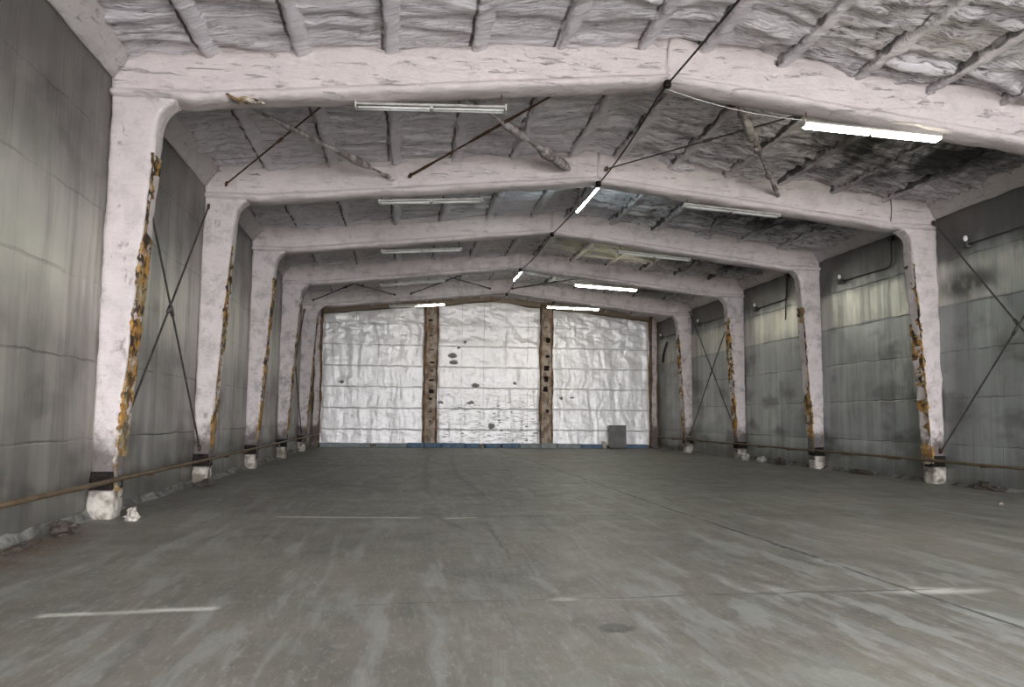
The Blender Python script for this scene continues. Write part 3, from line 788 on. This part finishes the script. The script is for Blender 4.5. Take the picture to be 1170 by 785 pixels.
# ------------------------------------------------------------------ fluorescent lamps
def lamp(p0, p1, lit, label, hang_z, wd=1.0):
    """p0, p1 ends of the housing; lit = (left, right) tube material or None"""
    p0, p1 = Vector(p0), Vector(p1); L = (p1 - p0).length; mid = (p0 + p1) / 2
    root = thing('fluorescent_lamp', label, 'lamp', mid, 'hanging fluorescent lamps')
    d = (p1 - p0).normalized(); yv = Vector((0, 0, 1)).cross(d).normalized(); zv = d.cross(yv)
    root.rotation_euler = Matrix((d, yv, zv)).transposed().to_euler()
    h = L / 2
    # open trough: shallow reflector, thick sheet
    prof = [(-.115, .004), (-.105, -.004), (-.07, .024), (.07, .024), (.105, -.004), (.115, .004), (.08, .045), (.045, .062), (-.045, .062), (-.08, .045)]
    P = np.array([[(x, a * wd, c) for a, c in prof] for x in (-h, -h + .02, h - .02, h)])
    sweep_obj('housing', P, M['housing'], root, False)
    for s in (-1, 1):
        v, f = box_geo(s * (h + .004) - .014, s * (h + .004) + .014, -.11 * wd, .11 * wd, -.05, .065, .008)
        mesh_obj('end_cap', v, f, M['housing'], root, False)
    v, f = box_geo(-.03, .03, -.05, .05, -.03, .03, .006); mesh_obj('lamp_holder', v, f, M['housing'], root, False)
    for i, s in enumerate((-1, 1)):
        m = lit[i]
        tz = -.055 if wd < 1 else (-.052 if any(lit) else -.026)
        for yy in ((-.045, .045) if wd == 1 else (0.0,)):
            a, c = (-h + .03, -.035) if s < 0 else (.035, h - .03)
            t = tube_obj('tube', [(a, yy, tz), ((a + c) / 2, yy, tz), (c, yy, tz)], .019, M[m] if m else M['tube_off'], root, 10)
            if m: t['label'] = 'lit tube'
    for s, hz in zip((-1, 1), hang_z):
        base = Vector((s * (h - .06), 0, .05)); wp = mid + d * base.x + zv * base.z
        up = max(hz - wp.z, .04)
        inv = Matrix((d, yv, zv))
        q = [inv @ (wp + Vector((0, 0, k2 * up)) - mid) for k2 in (0, .5, 1.0)]
        g = [tube_geo(q, .011, 6)]
        c = q[2]; g.append(tube_geo([c + inv @ Vector((-.06, 0, .0)), c + inv @ Vector((0, 0, .015)), c + inv @ Vector((.06, 0, .0))], .018, 6))
        mesh_obj('hanger', *join(g), M['rust'], root)
    return root
def under(x, k):
    u = x if x < XM else 2 * XM - x
    return float(frame_under(u)) + FR[k][2] * (u - XL) / (XM - XL)
LL = [(-.92, 6.89, 1.65, 6.99), (-.71, 6.87, 1.82, 7.03), (-.81, 6.87, 1.74, 7.05), (-1.01, 6.81, 1.52, 7.07), (-.77, 6.82, 1.83, 7.02)]
RR = [(7.21, 7.07, 9.93, 6.955), (7.13, 7.15, 9.69, 6.98), (7.0, 7.17, 9.48, 6.99), (6.88, 7.10, 9.48, 6.965), (6.81, 7.035, 9.39, 6.98)]
LT = ['unlit strip lamp under the left slope of the nearest frame', 'unlit strip lamp under the left slope of the second frame', 'unlit strip lamp under the left slope of the third frame',
      'unlit thin strip lamp under the left slope of the fourth frame', 'half lit strip lamp at upper left, just above the foil end wall']
RT = ['large lit yellowish strip lamp under the right slope of the nearest frame', 'unlit strip lamp under the right slope of the second frame', 'unlit strip lamp by the cream ceiling patch under the third frame',
      'bright lit strip lamp under the right slope of the fourth frame', 'lit strip lamp above the right brown post, before the end wall']
LLIT = [(None, None)] * 4 + [(None, 'glow_neutral')]
RLIT = [('glow_warm',) * 2, (None, None), (None, None), ('glow_neutral',) * 2, ('glow_neutral',) * 2]
for k in range(5):
    for (x0, z0, x1, z1), lab, lit in ((LL[k], LT[k], LLIT[k]), (RR[k], RT[k], RLIT[k])):
        y = YF[k] + .24
        lamp((x0, y, z0), (x1, y, z1), lit, lab, (under(x0, k) + .02, under(x1, k) + .02))
# two single battens that hang lengthwise below the ridge
for (p0, p1, lab) in (((4.93, 19.66, 7.68), (4.86, 22.0, 7.60), 'lit bluish strip lamp hanging lengthwise at the ridge, nearer of the two'),
                      ((4.70, 31.85, 7.67), (4.70, 34.1, 7.67), 'small lit bluish strip lamp hanging lengthwise at the ridge, farther of the two')):
    lamp(p0, p1, ('glow_cool',) * 2, lab, (soff(4.6) - .02, soff(4.6) - .02), .5)

# ------------------------------------------------------------------ cables, rods, pipes
def sag(p, q, s, n=14):
    p, q = Vector(p), Vector(q)
    return [p.lerp(q, i / n) - Vector((0, 0, s * 4 * (i / n) * (1 - i / n))) for i in range(n + 1)]
ax = [4.64 + f[1] for f in FR]; az = [under(4.6, k) for k in range(5)]
pts = sag((4.55, 5.2, 7.5), (ax[0], 13.05, az[0] - .05), .06)
for k in range(4):
    a = (ax[k], YF[k] + .5, az[k] - .06); c = (ax[k + 1], YF[k + 1] - .03, az[k + 1] - .05)
    pts += sag(a, c, .10 if k != 1 else .03)
pts += sag((ax[4], YF[4] + .5, az[4] - .06), (4.6, 42.85, soff(4.6) - .25), .05)
c = tag(tube_obj('ridge_cable', pts, .019, M['cable'], None, 6), 'black cable running along the ridge under all the frames', 'cable')
for k in range(5): 
    v, f = box_geo(ax[k] - .06, ax[k] + .06, YF[k] - .09, YF[k] + .03, az[k] - .12, az[k] + .02, .02)
    q = mesh_obj('cable_clamp', v, f, M['black'], c, False)

def rod(name, p, q, r, mat, label, group, lumps=0.0, seed=0, plates=True):
    p, q = Vector(p), Vector(q); n = 60
    mid = p; root = thing(name, label, 'brace rod', p, group)
    pts = [(q - p) * (i / n) for i in range(n + 1)]
    rr = [r * (1 + lumps * max(0, float(fbm(i * .13, seed, 0, 5, 3)) + .3)) for i in range(n + 1)]
    tube_obj('shaft', pts, rr, mat, root, 8)
    L = (q - p).length; d = (q - p).normalized()
    tube_obj('turnbuckle', [d * (L * .5 - .11), d * (L * .5), d * (L * .5 + .11)], r * 1.9, mat, root, 6)
    for e in (d * .08, d * (L - .08)):
        v, f = box_geo(-.05, .05, -.02, .02, -.06, .06, .01)
        o = mesh_obj('gusset', v, f, M['rust'] if mat != M['rod_foam'] else mat, root, False); o.location = e; o.rotation_euler = d.to_track_quat('X', 'Z').to_euler()
    return root
xw = XL + .13; xr = XR - .13
for (x, k, lab) in ((xw, 0, 'left wall behind the nearest frame'), (xr, 0, 'right wall before the second frame'), (xw, 3, 'left wall between the last two frames'), (xr, 3, 'right wall between the last two frames')):
    ya, yb = YF[k] + DEP + .02, YF[k + 1] - .04
    rod('wall_brace', (x, ya, .85), (x, yb, 6.55 if x < 0 else 6.95), .022, M['rod'], 'dark rod on the %s, climbing towards the foil' % lab, 'cross braces on the side walls')
    rod('wall_brace', (x + (.05 if x < 0 else -.05), yb, .8), (x + (.05 if x < 0 else -.05), ya, 6.5 if x < 0 else 6.6), .022, M['rod'], 'dark rod on the %s, climbing towards the camera' % lab, 'cross braces on the side walls')
RB = [(-1.0, -4.3, .018, 'rust', 'rusty thin rod crossing under the ceiling at left, beside the left unlit lamp', 0),
      (-3.5, -.45, .032, 'rod_foam', 'foam coated rod under the ceiling at left, crossing behind the rusty rod', 2),
      (3.25, .0, .02, 'rust', 'rusty rod right of the nearest unlit lamp, sloping down to its left', 1.0),
      (.5, 4.0, .035, 'rod_foam', 'foam coated rod right of the nearest unlit lamp, sloping towards the ridge', 2),
      (8.2, 4.9, .018, 'rod', 'thin dark rod from the nearest lit lamp to the ridge of the second frame', 0),
      (5.9, 9.55, .045, 'rod_foam', 'thick lumpy foam coated rod right of the ridge, left of the nearest lit lamp', 2.2)]
def attach(x): return soff(x) - .24
for (xa, xb, r, m, lab, lu) in RB:
    rod('roof_brace', (xa, YF[0] + DEP + .05, attach(xa)), (xb, YF[1] - .08, attach(xb) - .10), r, M[m], lab, 'cross braces under the ceiling', lu, int(xa * 7))
RB2 = [(-.9, -4.3, 'dark rod under the far left ceiling, first from the left wall, before the last frame'),
       (-3.3, -.5, 'dark rod under the far left ceiling, crossing the first one near the left wall'),
       (3.3, .2, 'dark rod under the far ceiling left of the ridge, sloping down to the left'),
       (.6, 4.0, 'dark rod under the far ceiling left of the ridge, sloping down to the right'),
       (8.2, 5.0, 'dark rod under the far ceiling just right of the ridge, before the last frame')]
for xa, xb, lab in RB2:
    rod('roof_brace', (xa, YF[3] + DEP + .05, attach(xa) - .05), (xb, YF[4] - .08, attach(xb) - .18), .026, M['rod'], lab, 'cross braces under the ceiling', .4, int(xa * 9))

def wall_pipe(x, y0, y1, z0, z1, label):
    root = thing('wall_pipe', label, 'pipe', (x, y0, 0), 'brown pipes along the wall feet')
    n = 50; pts = [(.01 * float(fbm(i * .4, x, 0, 3, 2)), (y1 - y0) * i / n, z0 + (z1 - z0) * i / n + .012 * float(fbm(i * .3, x, 2, 3, 2))) for i in range(n + 1)]
    tube_obj('pipe_run', pts, .036, M['pipe'], root, 10)
    s = -1 if x < 0 else 1
    for f in YF:
        for dy in (1.8, 4.2):
            yy = f + dy - y0
            if yy > y1 - y0 - .2: continue
            z = z0 + (z1 - z0) * yy / (y1 - y0)
            v, ff = join([box_geo(min(0, s * .40), max(0, s * .40), yy - .02, yy + .02, z - .075, z - .035, .005)])
            mesh_obj('bracket', v, ff, M['rust'], root, False)
wall_pipe(-4.345, 8.2, 42.4, .58, .70, 'brown pipe running low along the left wall in front of the columns')
wall_pipe(13.60, 8.2, 42.4, .58, .66, 'brown pipe running low along the right wall in front of the columns')

def conduit(pts, boxes, label):
    p0 = Vector(pts[0]); root = thing('conduit', label, 'conduit', p0, 'conduits on the right wall')
    tube_obj('pipe_run', [Vector(p) - p0 for p in pts], .02, M['conduit'], root, 7)
    for bx_ in boxes:
        q = Vector(bx_) - p0
        v, f = box_geo(q.x - .06, q.x + .07, q.y - .09, q.y + .09, q.z - .08, q.z + .08, .015)
        mesh_obj('junction_box', v, f, M['conduit'], root, False)
    for bx_ in boxes[:1]:
        q = Vector(bx_) - p0 + Vector((-.03, 0, .16)); P = []
        for i in range(7):
            a = math.pi * i / 6; P.append([(q.x + .055 * math.sin(a) * math.cos(t), q.y + .055 * math.sin(a) * math.sin(t), q.z - .08 * math.cos(a)) for t in np.linspace(0, 2 * math.pi, 11)[:-1]])
        o = sweep_obj('wall_bulb', np.array(P), M['tube_off'], root); o['label'] = 'white unlit bulb'
    return root
cx = XR - .07
def bend(a, b, c, n=5, r=.25):
    a, b, c = Vector(a), Vector(b), Vector(c); p = b + (a - b).normalized() * r; q = b + (c - b).normalized() * r
    return [p.lerp(b, i / n).lerp(b.lerp(q, i / n), i / n) for i in range(n + 1)]
conduit([(cx, 14.0, 6.12)] + [(cx, 16.0, 6.1), (cx, 17.9, 6.06)], [(cx, 17.9, 6.06)], 'grey wall conduit with a bulb on the right wall before the second frame')
conduit([(cx, 21.0, 6.95)] + bend((cx, 21.0, 6.95), (cx, 21.0, 6.1), (cx, 23.7, 6.1)) + [(cx, 23.7, 6.12)], [(cx, 23.75, 6.12), (cx, 21.0, 6.92)], 'bent conduit on the shiny right wall between second and third frames')
conduit([(cx, 27.35, 7.0)] + bend((cx, 27.35, 7.0), (cx, 27.35, 6.1), (cx, 30.0, 6.08)) + [(cx, 30.0, 6.08)], [(cx, 30.05, 6.08), (cx, 27.35, 6.95)], 'bent conduit on the right wall between third and fourth frames')
conduit([(cx, 32.6, 5.2), (cx, 32.7, 6.0)] + bend((cx, 32.7, 5.6), (cx, 32.75, 6.15), (cx, 36.2, 6.2)) + [(cx, 36.2, 6.2)], [(cx, 36.3, 6.2)], 'conduit on the right wall between fourth and last frames')
conduit([(cx, 38.95, 5.0), (cx, 38.95, 5.7)] + bend((cx, 38.95, 5.7), (cx, 39.0, 6.08), (cx, 41.9, 6.08)) + [(cx, 41.9, 6.08)], [(cx, 41.9, 6.08), (cx, 38.95, 4.9)], 'conduit on the right wall beside the foil end wall')
w = tag(tube_obj('loose_cable', sag((XR - .03, 27.45, 7.0), (XR - .03, 27.62, 5.35), .0, 8), .014, M['cable'], None, 6), 'loose black cable hanging down the right wall before the fourth frame', 'cable')
w2 = tag(tube_obj('loose_cable', [(XR - .05, 41.0, 5.75), (XR - .06, 41.25, 5.5), (XR - .06, 41.6, 5.1), (XR - .05, 41.7, 4.7)], .05, M['cable'], None, 6), 'short thick black cable on the right wall next to the end wall', 'cable')
tag(tube_obj('loose_cable', [(12.6, YF[1] - .25, soff(12.6) + .02), (12.62, YF[1] - .24, 7.15), (12.6, YF[1] - .22, 6.85)], .012, M['cable'], None, 6), 'thin black cable hanging from the ceiling at the second frame', 'cable')
# thin feed wire looping below the nearest beam to the lit lamp
tag(tube_obj('feed_wire', sag((ax[0], YF[0] + .12, az[0] - .06), (7.25, YF[0] + .20, 7.13), .10, 16), .006, M['tube_off'], None, 5), 'thin pale wire from the ridge to the nearest lit lamp', 'wire')

# ------------------------------------------------------------------ rubble
G = 'rubble along the wall feet'
lump('scrap_heap', (-4.46, 11.5, 0), (.15, .24, .12), M['debris'], 'dark debris heap on the floor at the left wall near the camera', 'rubble', 11, G)
lump('scrap_heap', (-4.42, 10.2, 0), (.05, .42, .05), M['debris'], 'flat dark scrap on the floor at the lower left edge', 'rubble', 12, G)
lump('scrap_heap', (-4.36, 18.7, 0), (.16, .2, .10), M['debris'], 'dark debris at the left foot of the second frame', 'rubble', 13, G)
lump('plaster_chip', (-4.05, 12.85, 0), (.09, .10, .12), M['white_lump'], 'white chip on the floor at the left foot of the nearest frame', 'rubble', 14, G)
lump('stone', (13.6, 30.4, 0), (.17, .2, .19), M['stone'], 'pale stone at the right wall, just before the fourth frame', 'rubble', 15, G)
lump('stone', (13.62, 29.0, 0), (.16, .26, .15), M['stone'], 'grey stone at the right wall midway between third and fourth frames', 'rubble', 16, G)
lump('stone', (13.62, 27.4, 0), (.16, .28, .15), M['debris'], 'dark stone at the right wall, nearest of the three there', 'rubble', 17, G)
lump('scrap_heap', (13.78, 17.3, 0), (.13, .45, .11), M['debris'], 'dark debris along the right wall at the picture edge', 'rubble', 18, G)
lump('scrap_heap', (13.80, 22.6, 0), (.12, .5, .09), M['debris'], 'dark flat debris at the right wall between second and third frames', 'rubble', 19, G)
lump('plaster_chip', (11.6, 14.25, 0), (.05, .05, .03), M['white_lump'], 'tiny white chip on the floor at far right', 'rubble', 20, G)

# ------------------------------------------------------------------ daylight through the gate
W = bpy.data.worlds.new('overcast_sky'); S.world = W; W.use_nodes = True
bg = W.node_tree.nodes['Background']; bg.inputs[0].default_value = (.975, .985, 1.03, 1); bg.inputs[1].default_value = 22.5
L = bpy.data.lights.new('gateway_daylight', 'AREA'); L.shape = 'RECTANGLE'; L.size = GATE[1] - GATE[0]; L.size_y = GATE[2]
L.cycles.is_portal = True
lo = bpy.data.objects.new('gateway_daylight', L); COL.objects.link(lo)
lo.location = ((GATE[0] + GATE[1]) / 2, YFRONT - .1, GATE[2] / 2); lo.rotation_euler = (math.radians(90), 0, 0)

# ------------------------------------------------------------------ camera
cam = bpy.data.cameras.new('camera'); co = bpy.data.objects.new('camera', cam); COL.objects.link(co)
f, yaw, pitch, roll = 903.656, .13488, .09405, .0092
cam.sensor_width = 36; cam.lens = f / 1170 * 36; cam.clip_end = 200; cam.clip_start = .05
fw = Vector((math.sin(yaw) * math.cos(pitch), math.cos(yaw) * math.cos(pitch), math.sin(pitch)))
r0 = Vector((math.cos(yaw), -math.sin(yaw), 0)); u0 = r0.cross(fw)
r1 = r0 * math.cos(roll) + u0 * math.sin(roll); u1 = u0 * math.cos(roll) - r0 * math.sin(roll)
co.matrix_world = Matrix.Translation((0, 0, CAM_H)) @ Matrix((r1, u1, -fw)).transposed().to_4x4()
S.camera = co

S.view_settings.view_transform = 'Standard'; S.view_settings.look = 'None'
S.view_settings.gamma = 1; S.view_settings.use_curve_mapping = False
S.view_settings.exposure = 0.55
S.cycles.use_denoising = True; S.cycles.sample_clamp_indirect = 4.0
S.cycles.max_bounces = 10; S.cycles.diffuse_bounces = 7; S.cycles.glossy_bounces = 4
